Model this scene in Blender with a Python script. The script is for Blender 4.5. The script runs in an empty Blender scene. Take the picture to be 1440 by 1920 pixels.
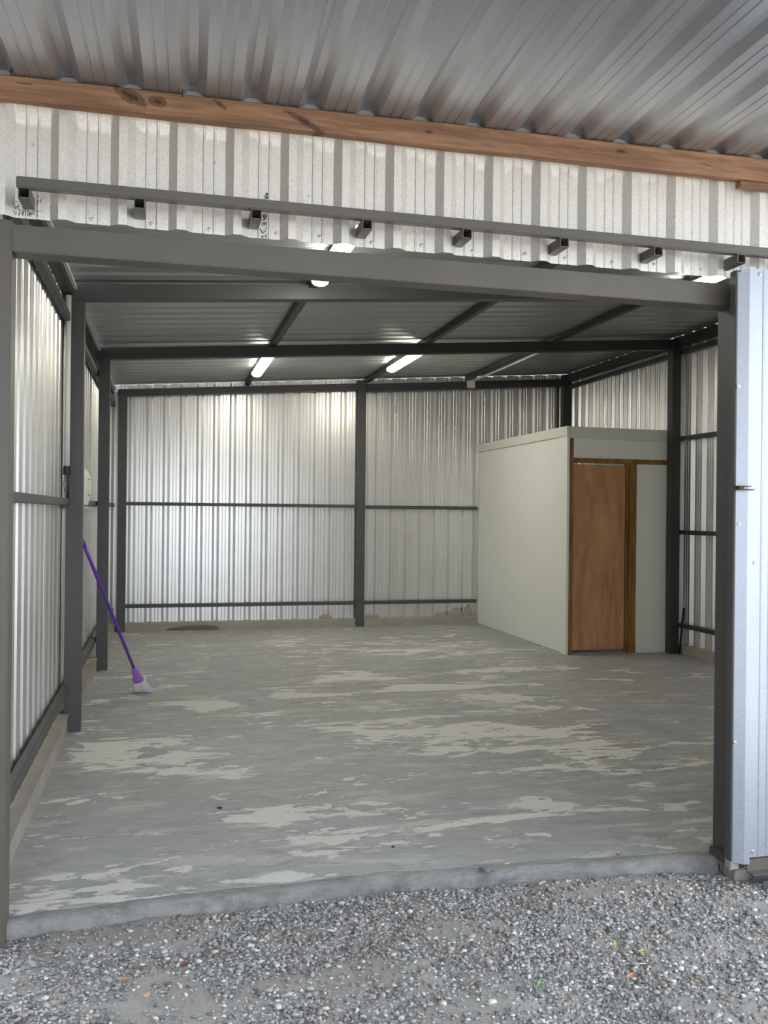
import bpy, bmesh, math, random
import numpy as np
from mathutils import Vector, Matrix
random.seed(7); rng = np.random.default_rng(7)
SC = bpy.context.scene
COL = SC.collection

# ------------------------------------------------------------------ camera
cam_d = bpy.data.cameras.new('camera'); cam = bpy.data.objects.new('camera', cam_d); COL.objects.link(cam)
RT = ((0.9700057, -0.2428645, 0.0102810), (-0.0102496, 0.0013928, 0.9999465), (0.2428659, 0.9700592, 0.0011383))
cam.matrix_world = Matrix(((RT[0][0], RT[1][0], -RT[2][0], 0.53397), (RT[0][1], RT[1][1], -RT[2][1], -3.37739),
                           (RT[0][2], RT[1][2], -RT[2][2], 1.5), (0, 0, 0, 1)))
cam_d.sensor_fit = 'VERTICAL'; cam_d.sensor_height = 36.0; cam_d.lens = 1653.66 / 1920 * 36
cam_d.clip_start = 0.02; cam_d.clip_end = 200
SC.camera = cam
# ------------------------------------------------------------------ sky
W = bpy.data.worlds.new('overcast_sky'); SC.world = W; W.use_nodes = True
wn = W.node_tree; bg = wn.nodes['Background']
tc = wn.nodes.new('ShaderNodeTexCoord'); sx = wn.nodes.new('ShaderNodeSeparateXYZ'); wr = wn.nodes.new('ShaderNodeValToRGB')
wn.links.new(tc.outputs['Generated'], sx.inputs[0]); wn.links.new(sx.outputs['Z'], wr.inputs[0]); wn.links.new(wr.outputs[0], bg.inputs[0])
wr.color_ramp.elements[0].position = 0.0; wr.color_ramp.elements[0].color = (0.78, 0.87, 1.0, 1)
wr.color_ramp.elements[1].position = 1.0; wr.color_ramp.elements[1].color = (0.86, 0.93, 1.0, 1)
SKY = 3.3
bg.inputs[1].default_value = SKY
# veiled midday sun, nearly overhead
sd = bpy.data.lights.new('sun', 'SUN'); sd.energy = 7.0; sd.angle = math.radians(1.2); sd.color = (0.96, 0.97, 1.0)
so = bpy.data.objects.new('sun', sd); COL.objects.link(so)
so.rotation_euler = Vector((-0.04, 0.145, -1.0)).to_track_quat('-Z', 'Y').to_euler()
LAMP = 33.0
SC.view_settings.view_transform = 'Standard'; SC.view_settings.look = 'None'
SC.view_settings.gamma = 1.0; SC.view_settings.exposure = 0.5
try: SC.view_settings.use_curve_mapping = False
except Exception: pass

# ------------------------------------------------------------------ helpers
def tag(o, label=None, cat=None, group=None, kind=None):
    if label: o['label'] = label
    if cat: o['category'] = cat
    if group: o['group'] = group
    if kind: o['kind'] = kind
    return o
def empty(name, loc=(0, 0, 0)):
    o = bpy.data.objects.new(name, None); o.location = loc; o.empty_display_size = .05; COL.objects.link(o); return o
def link(name, me, parent=None, loc=(0, 0, 0)):
    o = bpy.data.objects.new(name, me); COL.objects.link(o); o.location = loc
    if parent is not None:
        o.parent = parent
        o.location = Vector(loc) - (parent.location if parent.parent is None else parent.location + parent.parent.location)
    return o
def mesh(name, verts, faces, mat, smooth=False):
    me = bpy.data.meshes.new(name); me.from_pydata([tuple(map(float, v)) for v in verts], [], faces); me.validate()
    if mat is not None: me.materials.append(mat)
    bm = bmesh.new(); bm.from_mesh(me); bmesh.ops.recalc_face_normals(bm, faces=bm.faces); bm.to_mesh(me); bm.free()
    if smooth:
        for p in me.polygons: p.use_smooth = True
    return me
def bm_done(name, bm, mat, parent=None, smooth=False, loc=(0, 0, 0)):
    bmesh.ops.recalc_face_normals(bm, faces=bm.faces)
    me = bpy.data.meshes.new(name); bm.to_mesh(me); bm.free(); me.materials.append(mat)
    if smooth:
        for p in me.polygons: p.use_smooth = True
    return link(name, me, parent, loc)
def add_box(bm, x, y, z, shear=0.0, bev=0.0):
    """box; shear = dz/dx"""
    vs = [bm.verts.new((a, b, c + shear * a)) for a in x for b in y for c in z]
    f = [(0, 1, 3, 2), (4, 6, 7, 5), (0, 4, 5, 1), (2, 3, 7, 6), (0, 2, 6, 4), (1, 5, 7, 3)]
    fs = [bm.faces.new([vs[i] for i in q]) for q in f]
    if bev:
        es = list({e for q in fs for e in q.edges})
        bmesh.ops.bevel(bm, geom=es, offset=bev, segments=2, affect='EDGES')
def box(name, x, y, z, mat, parent=None, shear=0.0, bev=0.003):
    bm = bmesh.new(); add_box(bm, x, y, z, shear, bev); return bm_done(name, bm, mat, parent)
def boxes(name, lst, mat, parent=None, bev=0.0):
    bm = bmesh.new()
    for b in lst: add_box(bm, *b, bev=bev)
    return bm_done(name, bm, mat, parent)
def tube(bm, pts, r, seg=8, cap=True):
    pts = [Vector(p) for p in pts]; rings = []
    for i, p in enumerate(pts):
        d = (pts[min(i + 1, len(pts) - 1)] - pts[max(i - 1, 0)]).normalized()
        u = d.cross(Vector((0, 0, 1)));  u = d.cross(Vector((1, 0, 0))) if u.length < .05 else u
        u.normalize(); v = d.cross(u); rr = r[i] if isinstance(r, (list, tuple)) else r
        rings.append([bm.verts.new(p + u * math.cos(2 * math.pi * k / seg) * rr + v * math.sin(2 * math.pi * k / seg) * rr) for k in range(seg)])
    for a, b in zip(rings, rings[1:]):
        for k in range(seg): bm.faces.new((a[k], a[(k + 1) % seg], b[(k + 1) % seg], b[k]))
    if cap: bm.faces.new(rings[0][::-1]); bm.faces.new(rings[-1])
def hollow_tube_y(bm, x, y, z, t=.003):
    """square tube along y with an open front end"""
    (x0, x1), (y0, y1), (z0, z1) = x, y, z
    def ring(yy, o): return [bm.verts.new(p) for p in ((x0 + o, yy, z0 + o), (x1 - o, yy, z0 + o), (x1 - o, yy, z1 - o), (x0 + o, yy, z1 - o))]
    a = ring(y0, 0); b = ring(y1, 0); c = ring(y0, t); d = ring(y1 - .002, t)
    for k in range(4):
        n = (k + 1) % 4
        bm.faces.new((a[k], a[n], b[n], b[k])); bm.faces.new((a[k], c[k], c[n], a[n])); bm.faces.new((c[k], d[k], d[n], c[n]))
    bm.faces.new(b); bm.faces.new(d)
def vnoise(x, y, seed=0):
    """smooth value noise 0..1 on numpy arrays"""
    xi = np.floor(x).astype(int); yi = np.floor(y).astype(int); fx = x - xi; fy = y - yi
    fx = fx * fx * (3 - 2 * fx); fy = fy * fy * (3 - 2 * fy)
    def h(a, b):
        n = np.sin(a * 127.1 + b * 311.7 + seed * 74.7) * 43758.5453
        return n - np.floor(n)
    return (h(xi, yi) * (1 - fx) + h(xi + 1, yi) * fx) * (1 - fy) + (h(xi, yi + 1) * (1 - fx) + h(xi + 1, yi + 1) * fx) * fy
def fbm(x, y, o=4, seed=0):
    s = 0; a = .5; t = 0
    for i in range(o): s = s + a * vnoise(x * 2 ** i, y * 2 ** i, seed + i); t += a; a *= .5
    return s / t

# ------------------------------------------------------------------ materials
def mat(name, col=(.5, .5, .5), rough=.6, metal=0.0, emit=None, estr=0):
    m = bpy.data.materials.new(name); m.use_nodes = True; b = m.node_tree.nodes['Principled BSDF']
    b.inputs['Base Color'].default_value = (*col, 1); b.inputs['Roughness'].default_value = rough; b.inputs['Metallic'].default_value = metal
    if emit: b.inputs['Emission Color'].default_value = (*emit, 1); b.inputs['Emission Strength'].default_value = estr
    return m
class N:
    def __init__(s, m): s.t = m.node_tree; s.b = s.t.nodes['Principled BSDF']
    def n(s, k, **kw):
        x = s.t.nodes.new('ShaderNode' + k)
        for a, v in kw.items():
            if a[0] == '_': x.inputs[int(a[1:]) if a[1:].isdigit() else a[1:].replace('_', ' ')].default_value = v
            else: setattr(x, a, v)
        return x
    def l(s, a, b): s.t.links.new(a, b)
    def obj(s, scale=(1, 1, 1), rot=(0, 0, 0)):
        tc = s.n('TexCoord'); mp = s.n('Mapping'); mp.inputs['Scale'].default_value = scale; mp.inputs['Rotation'].default_value = rot
        s.l(tc.outputs['Object'], mp.inputs[0]); return mp.outputs[0]
    def noise(s, vec, sc, det=4, rough=.55, dist=0):
        x = s.n('TexNoise'); x.inputs['Scale'].default_value = sc; x.inputs['Detail'].default_value = det
        x.inputs['Roughness'].default_value = rough; x.inputs['Distortion'].default_value = dist; s.l(vec, x.inputs['Vector']); return x.outputs['Fac']
    def ramp(s, fac, stops, interp='LINEAR'):
        r = s.n('ValToRGB'); cr = r.color_ramp; cr.interpolation = interp
        while len(cr.elements) < len(stops): cr.elements.new(.5)
        for e, (p, c) in zip(cr.elements, stops): e.position = p; e.color = (*c, 1) if len(c) == 3 else c
        s.l(fac, r.inputs[0]); return r.outputs[0]
    def mix(s, fac, a, b, mode='MIX'):
        x = s.n('Mix', data_type='RGBA', blend_type=mode)
        for v, i in ((fac, 0), (a, 6), (b, 7)):
            if hasattr(v, 'links'): s.l(v, x.inputs[i])
            else: x.inputs[i].default_value = v if i == 0 else (*v, 1)
        return x.outputs[2]
    def math(s, op, a, b=0.0, clamp=False):
        x = s.n('Math', operation=op, use_clamp=clamp)
        for v, i in ((a, 0), (b, 1)):
            if hasattr(v, 'links'): s.l(v, x.inputs[i])
            else: x.inputs[i].default_value = v
        return x.outputs[0]
    def bump(s, h, strength=.3, dist=.01):
        x = s.n('Bump'); x.inputs['Strength'].default_value = strength; x.inputs['Distance'].default_value = dist
        s.l(h, x.inputs['Height']); s.l(x.outputs[0], s.b.inputs['Normal'])
    def col(s, c): s.l(c, s.b.inputs['Base Color'])
def g(v): return (v, v, v)

def galvanised(name, col, metal, rough, spangle=.06, bs=.25):
    m = mat(name, col, rough, metal); n = N(m); v = n.obj()
    vo = n.n('TexVoronoi'); vo.inputs['Scale'].default_value = 190; n.l(v, vo.inputs['Vector'])
    bw = n.n('RGBToBW'); n.l(vo.outputs['Color'], bw.inputs[0])
    big = n.noise(v, 3.0, 5)
    c1 = tuple(x * (1 - spangle * 1.6) for x in col); c2 = tuple(min(1, x * (1 + spangle)) for x in col)
    c = n.mix(bw.outputs[0], c1, c2)
    c = n.mix(n.ramp(big, [(.35, g(.0)), (.7, g(.35))]), c, tuple(x * .86 for x in col))
    # dirt specks
    sp = n.noise(v, 38, 3, .6); c = n.mix(n.ramp(sp, [(.70, g(0)), (.76, g(.55))]), c, (.22, .2, .17))
    n.col(c)
    r = n.math('ADD', n.math('MULTIPLY', bw.outputs[0], .06), rough - .03); n.l(r, n.b.inputs['Roughness'])
    if bs: n.bump(n.noise(v, 2.2, 1), bs, .02)
    return m
GALV = galvanised('galvanised_sheet', (.81, .80, .78), .89, .34, .008, 0)
GALVF = galvanised('galvanised_sheet_front', (.73, .69, .61), .62, .42, .10)
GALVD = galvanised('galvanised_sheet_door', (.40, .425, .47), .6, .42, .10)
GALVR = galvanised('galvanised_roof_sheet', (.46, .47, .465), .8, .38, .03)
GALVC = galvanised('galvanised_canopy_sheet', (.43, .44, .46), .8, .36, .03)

SHADESHEET = galvanised('shade_wall_sheet', (.10, .10, .09), .2, .6, .03)  # dark sheet for the added shading wall
def steel_paint(name, col, rough=.5):
    m = mat(name, col, rough); n = N(m); v = n.obj()
    c = n.mix(n.ramp(n.noise(v, 2.5, 6), [(.3, g(0)), (.75, g(1))]), tuple(x * .88 for x in col), tuple(x * 1.12 for x in col))
    c = n.mix(n.ramp(n.noise(v, 55, 2), [(.72, g(0)), (.78, g(.5))]), c, tuple(x * .5 for x in col))
    n.col(c); n.bump(n.noise(v, 90, 2), .08, .002); return m
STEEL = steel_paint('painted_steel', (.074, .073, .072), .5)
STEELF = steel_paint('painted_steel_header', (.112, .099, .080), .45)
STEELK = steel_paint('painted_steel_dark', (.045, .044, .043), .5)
BLACK = mat('black_plastic', (.008, .008, .008), .5)
MARK = mat('marker_ink', (.006, .006, .008), .7)
ZINC = mat('zinc_screw', (.55, .54, .52), .35, .8)
RUBBER = mat('screw_washer', (.12, .12, .12), .6)
PVC = mat('pvc_white', (.72, .72, .68), .45)
PVCG = mat('pvc_cream', (.68, .68, .58), .5)
WHITEBOX = mat('meter_box_plastic', (.86, .82, .70), .4)
LAMPM = mat('led_diffuser', (.9, .9, .9), .5, 0, (1.0, .97, .84), LAMP)
LAMPB = mat('led_housing', (.8, .8, .8), .4)

# concrete ---------------------------------------------------------
CONC = mat('rough_concrete', (.4, .38, .33), .9); n = N(CONC); v = n.obj()
c = n.mix(n.noise(v, 6, 8, .65), (.30, .275, .23), (.50, .47, .41)); c = n.mix(n.ramp(n.noise(v, 1.3, 4), [(.35, g(0)), (.7, g(.6))]), c, (.24, .225, .19))
n.col(c); n.bump(n.noise(v, 28, 8, .7), .6, .012)
LIP = mat('whitish_concrete', (.6, .59, .57), .9); n = N(LIP); v = n.obj()
c = n.mix(n.noise(v, 9, 8, .65), (.42, .41, .39), (.64, .63, .60)); c = n.mix(n.ramp(n.noise(n.obj((.4, 1, 1)), 7, 8, .7), [(.45, g(0)), (.62, g(.8))]), c, (.27, .27, .26)); n.col(c); n.bump(n.noise(v, 30, 10, .75), 1.0, .03)
# floor
FLOOR = mat('worn_screed', (.3, .3, .3), .6); n = N(FLOOR)
v = n.obj(); va = n.obj((.36, 1.0, 1)); vb = n.obj((.55, 1.2, 1), (0, 0, .12))
at = n.n('Attribute'); at.attribute_name = 'wear'; at.attribute_type = 'GEOMETRY'
w1 = n.noise(va, 3.2, 12, .66, .6)
w2 = n.noise(vb, 9.0, 10, .66, .4)
s = n.math('ADD', n.math('MULTIPLY', w1, 1.0), n.math('MULTIPLY', w2, .5))
s = n.math('ADD', s, n.math('MULTIPLY', at.outputs['Fac'], .135))
patch = n.ramp(s, [(.822, g(0)), (.838, g(1))])
s2 = n.math('ADD', n.noise(n.obj((.28, 1.3, 1), (0, 0, -.2)), 7.0, 8, .6, .3), n.math('MULTIPLY', at.outputs['Fac'], .10))
scr = n.ramp(s2, [(.63, g(0)), (.655, g(.7))])
base = n.mix(n.ramp(n.noise(v, 1.4, 6, .6), [(.3, g(0)), (.7, g(1))]), (.285, .29, .293), (.41, .415, .42))
base = n.mix(n.ramp(n.noise(n.obj((.25, 1, 1)), 5, 8, .65), [(.3, g(0)), (.75, g(.55))]), base, (.47, .47, .468))
base = n.mix(n.ramp(n.noise(n.obj((.5, 1.2, 1)), 11, 8, .7, .4), [(.50, g(0)), (.66, g(.55))]), base, (.215, .22, .22))
base = n.mix(n.math('MULTIPLY', n.ramp(n.noise(v, .7, 3), [(.45, g(0)), (.6, g(1))]), .28), base, (.25, .24, .205))
pc = n.mix(n.noise(v, 22, 8, .7), (.57, .565, .53), (.73, .725, .69))
s3 = n.math('ADD', n.math('MULTIPLY', n.noise(n.obj((.42, 1.15, 1), (0, 0, .07)), 5.5, 12, .72, .5), 1.0), n.math('MULTIPLY', at.outputs['Fac'], .06))
faint = n.ramp(s3, [(.55, g(0)), (.565, g(.30)), (.62, g(.38))])
fine = n.ramp(n.noise(n.obj((.08, 1.0, 1), (0, 0, .05)), 42, 6, .7, .2), [(.60, g(0)), (.68, g(.35))])
tot = n.math('MAXIMUM', n.math('MAXIMUM', patch, faint), n.math('MAXIMUM', fine, n.math('MULTIPLY', scr, .75)))
c = n.mix(tot, base, pc)
ed = n.math('MULTIPLY', n.math('MULTIPLY', n.math('SUBTRACT', 1.0, patch), n.ramp(s, [(.79, g(0)), (.822, g(1))])), .18)
c = n.mix(ed, c, (.12, .12, .115))
n.col(c)
n.l(n.math('ADD', n.math('MULTIPLY', tot, .22), .55), n.b.inputs['Roughness'])
n.b.inputs['Specular IOR Level'].default_value = .45
n.bump(n.math('ADD', n.math('MULTIPLY', n.noise(n.obj((.35, 1, 1)), 14, 8, .6), .8), n.math('MULTIPLY', tot, -.25)), .35, .006)
# sand between the gravel
SAND = mat('gravel_sand', (.4, .38, .36), .95); n = N(SAND); v = n.obj()
c = n.mix(n.noise(v, 5, 8, .7), (.34, .32, .30), (.60, .575, .54)); c = n.mix(n.ramp(n.noise(v, 90, 4, .7), [(.45, g(0)), (.7, g(.6))]), c, (.22, .20, .18))
n.col(c); n.bump(n.noise(v, 70, 8, .75), .9, .012)
STONE = mat('gravel_stone', (.4, .4, .4), .75); n = N(STONE)
at = n.n('Attribute'); at.attribute_name = 'tone'; at.attribute_type = 'GEOMETRY'
n.col(n.mix(n.noise(n.obj(), 160, 3, .6), at.outputs['Color'], (.75, .76, .78), 'MIX')); n.t.nodes[-1]
mx = [x for x in n.t.nodes if x.type == 'MIX'][0]; n.t.links.remove(mx.inputs[0].links[0]); mx.inputs[0].default_value = .06
# timber ------------------------------------------------------------
def timber(name, dark, light, scale=(1.2, 14, 14), knots=()):
    m = mat(name, light, .75); n = N(m); v = n.obj(scale); o = n.obj()
    gr = n.noise(v, 2.2, 8, .62, 1.2); c = n.mix(n.ramp(gr, [(.3, g(0)), (.7, g(1))]), dark, light)
    c = n.mix(n.ramp(n.noise(n.obj((1, 1, 1)), 2.0, 3), [(.4, g(0)), (.7, g(.45))]), c, tuple(x * 1.25 for x in light))
    c = n.mix(n.ramp(n.noise(n.obj(tuple(k_ * .35 for k_ in scale)), 5, 6, .6, .8), [(.42, g(0)), (.62, g(.75))]), c, tuple(x * .8 for x in dark))
    saw = n.n('TexWave'); saw.inputs['Scale'].default_value = 60; saw.inputs['Distortion'].default_value = 3; n.l(n.obj((1, .2, .35)), saw.inputs['Vector'])
    c = n.mix(n.math('MULTIPLY', saw.outputs['Fac'], .12), c, dark)
    sep = n.n('SeparateXYZ'); n.l(o, sep.inputs[0])
    for kx, kz, rx, rz, s in knots:
        dx = n.math('DIVIDE', n.math('SUBTRACT', sep.outputs['X'], kx), rx); dz = n.math('DIVIDE', n.math('ADD', n.math('SUBTRACT', sep.outputs['Z'], kz), n.math('MULTIPLY', n.math('SUBTRACT', sep.outputs['X'], kx), s)), rz)
        d = n.math('ADD', n.math('SQRT', n.math('ADD', n.math('MULTIPLY', dx, dx), n.math('MULTIPLY', dz, dz))), n.math('MULTIPLY', n.math('SUBTRACT', n.noise(o, 40, 4), .5), .9))
        c = n.mix(n.ramp(d, [(.25, g(.95)), (.55, g(.5)), (.75, g(.75)), (1.05, g(0))]), c, (.035, .014, .006))
    n.col(c); n.bump(gr, .25, .004); return m
BEAMWOOD = timber('rough_sawn_timber', (.17, .082, .038), (.34, .185, .095), knots=[(.405, 2.985, .062, .030, .35), (.50, 2.978, .036, .022, .1), (1.035, 2.968, .085, .016, .45), (1.52, 2.985, .02, .01, 0), (2.35, 3.0, .03, .008, 0), (2.15, 2.99, .10, .002, .05), (2.75, 2.985, .06, .002, .1), (.72, 2.995, .03, .01, .6), (.05, 2.985, .03, .003, 0)])
FRAMEWOOD = timber('door_frame_timber', (.17, .075, .02), (.33, .18, .05), (14, 14, 1.2))
PLY = timber('plywood_door', (.44, .215, .10), (.58, .31, .155), (3.5, 8, .7))
PANEL = mat('white_panel', (.78, .78, .73), .5); n = N(PANEL); v = n.obj()
c = n.mix(n.noise(v, 1.6, 6, .6), (.75, .76, .70), (.82, .82, .77)); n.col(c); n.bump(n.noise(v, 4, 4), .06, .01)
TRIMM = mat('panel_trim', (.68, .68, .60), .5)
PURPLE = mat('purple_handle', (.13, .035, .36), .3)
LILAC = mat('purple_ferrule', (.36, .15, .58), .45)
BRIS = mat('grey_bristles', (.85, .85, .88), .8)

# ------------------------------------------------------------------ corrugated sheet
P = .2064
def profile(pitch, n0, n1, start, d=.025, crest=.030, fl=.0295):
    """(u, depth) list for ribs n0..n1-1; each rib starts (left flank) at start + i*pitch. depth 0 on the pan, d on the crest."""
    pts = []
    pan = pitch - crest - 2 * fl
    for i in range(n0, n1):
        u = start + i * pitch
        pts += [(u, 0), (u + fl, d), (u + fl + crest, d), (u + 2 * fl + crest, 0)]
        b = u + 2 * fl + crest
        for k in (.33, .66):
            q = b + pan * k
            pts += [(q - .006, 0), (q - .002, .0028), (q + .002, .0028), (q + .006, 0)]
    return pts
def sheet_mesh(name, pts, v0, v1, place, m, th=.0012, hole=None):
    """pts profile (u,d); place(u,d,v) -> xyz; v0/v1 may be functions of u."""
    f0 = v0 if callable(v0) else (lambda u: v0); f1 = v1 if callable(v1) else (lambda u: v1)
    vs = []; fs = []
    if hole:
        hu0, hu1, hz0, hz1 = hole; lv = [lambda u: f0(u), lambda u: hz0, lambda u: hz1, lambda u: f1(u)]
        pts = sorted(pts + [(hu0, 0), (hu1, 0)])
    else: lv = [f0, f1]
    L = len(lv)
    for side in (0, 1):
        for (u, d) in pts:
            for f in lv: vs.append(place(u, d - side * th, f(u)))
    K = len(pts)
    def idx(s, i, j): return s * K * L + i * L + j
    for i in range(K - 1):
        for j in range(L - 1):
            if hole and j == 1 and pts[i][0] >= hole[0] - 1e-6 and pts[i + 1][0] <= hole[1] + 1e-6: continue
            for s in (0, 1): fs.append((idx(s, i, j), idx(s, i + 1, j), idx(s, i + 1, j + 1), idx(s, i, j + 1)))
        fs.append((idx(0, i, 0), idx(0, i + 1, 0), idx(1, i + 1, 0), idx(1, i, 0)))
        fs.append((idx(0, i, L - 1), idx(0, i + 1, L - 1), idx(1, i + 1, L - 1), idx(1, i, L - 1)))
    for i in (0, K - 1): fs.append((idx(0, i, 0), idx(0, i, L - 1), idx(1, i, L - 1), idx(1, i, 0)))
    me = bpy.data.meshes.new(name); me.from_pydata(vs, [], fs); me.materials.append(m); return me
def sheets(parent, start, count, v0, v1, place, m, pitch=P, ribs=5, hole=None, lim=None, d=.025):
    """side-by-side sheets, five ribs each, lapped by one rib with the upper sheet a hair proud"""
    out = []
    for k in range(count):
        pts = profile(pitch, k * ribs, (k + 1) * ribs, start, d=d)
        e = start + (k + 1) * ribs * pitch
        pts += [(e, 0), (e + .0295, d), (e + .0595, d), (e + .075, d / 2)]
        if lim: pts = [(min(max(u, lim[0]), lim[1]), d) for u, d in pts if lim[0] - .02 < u < lim[1] + .02]
        if len(pts) < 4: continue
        off = .0016 * (k % 2)
        h = hole if hole and pts[0][0] < hole[0] < pts[-1][0] - .1 else None
        o = link('corrugated_sheet', sheet_mesh('corrugated_sheet', pts, v0, v1, lambda u, d, v, off=off: place(u, d + off, v), m, hole=h), parent); out.append((pts[0][0], pts[-1][0], o))
    return out
def sheet_at(lst, u):
    return [o for a_, b_, o in lst if a_ <= u <= b_][0]

# =============================================================== FLOOR
def edge_y(x):
    return np.interp(x, [-.12, 0.0, .7, 1.43, 2.2, 2.95, 3.1, 6.1], [.07, .072, .118, .150, .118, .056, .05, .05])
BLOBS = [(.22,2.22,.19,.34),(.67,2.19,.22,.34),(.91,3.61,.2,.33),(2.17,2.49,.5,.42),(3.13,3.36,.3,.54),(2.7,2.13,.6,.32),(3.15,2.96,.4,.18),(3.08,1.74,.28,.22),
 (2.41,4.45,.45,.3),(3.81,5.97,.45,.5),(1.97,6.92,.3,.33),(.92,1.74,.16,.15),(.54,.54,.22,.09),(.24,.2,.4,.12),(3.24,1.9,.25,.18),(3.75,1.4,.3,.12),(1.48,1.95,.08,.2),(1.64,3.87,.3,.18),
 (3.47,4.52,.4,.2),(2.88,5.94,.8,.25),(.76,1.66,.1,.1),(2.44,.93,.2,.12),(1.67,1.09,.2,.08),(.3,.45,.25,.06),(.99,.92,.2,.11),(1.3,3.2,.3,.15),(1.3,.6,.3,.06),(3.0,3.9,.6,.15),(2.2,3.3,.4,.2),(.35,.25,.4,.12),(1.0,.45,.5,.1),(1.2,.25,.6,.05),(1.9,.7,.5,.08)]
floor = empty('floor'); tag(floor, 'grey worn concrete floor with pale peeling patches', 'floor', kind='structure')
nx, ny = 190, 250
xs = np.linspace(-.12, 6.1, nx); tt = np.linspace(0, 1, ny) ** 1.25
X, T = np.meshgrid(xs, tt); E0 = edge_y(X) + (fbm(X * 9, X * 0 + 3, 4, 3) - .5) * .035
Y = E0 + T * (8.12 - E0)
Z = (fbm(X * 1.3, Y * 2.2, 4, 5) - .5) * .006 * np.clip(T * 30, 0, 1)
rag = np.clip(1 - T * 60, 0, 1); Z = Z - .006 * rag
wear = np.zeros_like(X)
for bx, by, rx, ry in BLOBS:
    q = ((X - bx) / (rx * 1.05)) ** 2 + ((Y - by) / (ry * 1.0)) ** 2; wear = np.maximum(wear, np.exp(-q ** 1.5))
wear = wear * .85 - .30 * np.clip((X - 4.0) / 1.5, 0, 1) - .18 * np.clip((Y - 6.5) / 1.2, 0, 1) - .05
vs = np.stack([X, Y, Z], -1).reshape(-1, 3)
me = bpy.data.meshes.new('screed'); ii = np.arange((ny - 1) * (nx - 1)); r_ = ii // (nx - 1); c_ = ii % (nx - 1)
fs = np.stack([r_ * nx + c_, r_ * nx + c_ + 1, (r_ + 1) * nx + c_ + 1, (r_ + 1) * nx + c_], 1)
me.from_pydata(vs.tolist(), [], fs.tolist()); me.materials.append(FLOOR)
a = me.attributes.new('wear', 'FLOAT', 'POINT'); a.data.foreach_set('value', wear.reshape(-1).astype(np.float32))
me.polygons.foreach_set('use_smooth', [True] * len(me.polygons)); link('screed', me, floor)
# rough whitish front face of the slab
xs = np.linspace(-.3, 2.93, 420); rows = 9
ye = edge_y(xs) + (fbm(xs * 9, xs * 0 + 3, 4, 3) - .5) * .035
prof = [(.05, -.0005), (.006, .000), (-.010, -.006), (-.018, -.018), (-.022, -.035), (-.022, -.055), (-.026, -.08), (-.03, -.12), (.1, -.13)]
vv = []
for j, (dy, dz) in enumerate(prof):
    n1 = (fbm(xs * 16, xs * 0 + j * .9, 5, 9) - .5) * (.034 if 0 < j < 8 else 0)
    n2 = (fbm(xs * 12, xs * 0 + j * 1.1, 5, 19) - .5) * (.022 if 1 < j < 8 else .002)
    vv += [(x, y + dy + a1, -.0008 + dz + a2 - (.0025 if j == 0 else 0)) for x, y, a1, a2 in zip(xs, ye, n1, n2)]
K = len(xs); ff = [(j * K + i, j * K + i + 1, (j + 1) * K + i + 1, (j + 1) * K + i) for j in range(rows - 1) for i in range(K - 1)]
link('slab_edge', mesh('slab_edge', vv, ff, LIP, True), floor)
# debris stuck on the screed
bm = bmesh.new(); bmesh.ops.create_icosphere(bm, subdivisions=2, radius=.02)
for q in bm.verts: q.co = Vector((q.co.x * 2.0, q.co.y * 1.4, q.co.z * .35)) * (1 + .35 * random.uniform(-1, 1))
o = bm_done('mortar_crumb', bm, LIP, None, True); o.location = (1.883, .125, .004); tag(o, 'flat pale mortar crumb stuck on the floor near the slab edge', 'debris')
for k, (x, y, r) in enumerate([(.826, 1.14, .010), (1.55, .45, .006)]):
    bm = bmesh.new(); bmesh.ops.create_icosphere(bm, subdivisions=1, radius=r)
    for q in bm.verts: q.co = Vector((q.co.x * 1.4, q.co.y, q.co.z * .5)) * (1 + .2 * random.uniform(-1, 1))
    o = bm_done('pebble', bm, BLACK, None, True); o.location = (x, y, r * .4)
    tag(o, ['small black pebble lying alone on the grey floor', 'tiny dark speck of grit near the slab edge'][k], 'pebble')

# =============================================================== WALLS
# pans face indoors (and face the street on the front), crests go outward
bev_top = lambda x: 2.915 + .07 * x + .145
wb = empty('wall_back'); tag(wb, 'corrugated galvanised back wall of vertical sheets', 'wall', kind='structure')
WB = sheets(wb, .198 - .0890 - 2 * P, 7, .085, lambda u: bev_top(u) + .001, lambda u, d, v: (u, 8.085 + d, v), GALV, lim=(-.16, 6.1), d=.036)
wl = empty('wall_left'); tag(wl, 'corrugated galvanised side wall behind the purple broom', 'wall', kind='structure')
sheets(wl, .0, 8, .09, 2.985, lambda u, d, v: (-.135 - d, u, v), GALV, lim=(-.01, 8.12), d=.036)
wr_ = empty('wall_right'); tag(wr_, 'corrugated galvanised side wall behind the dark leaning bar', 'wall', kind='structure')
sheets(wr_, .03, 8, .085, bev_top(6.065) - .001, lambda u, d, v: (6.065 + d, u, v), GALV, lim=(-.01, 8.12), d=.036)
wf = empty('wall_front'); tag(wf, 'corrugated galvanised front wall above the wide opening', 'wall', kind='structure')
FZ = 2.538
WF = sheets(wf, .129 - 4 * P, 7, FZ, lambda u: 3.060 + .07 * u, lambda u, d, v: (u, -.0105 - d, v), GALVF, lim=(-.78, 6.2), hole=(1.252, 1.270, 2.597, 2.622))
sheets(wf, .129 + 14 * P, 3, .02, FZ - .004, lambda u, d, v: (u, -.0105 - d, v), GALVF, lim=(3.04, 6.2))
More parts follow.
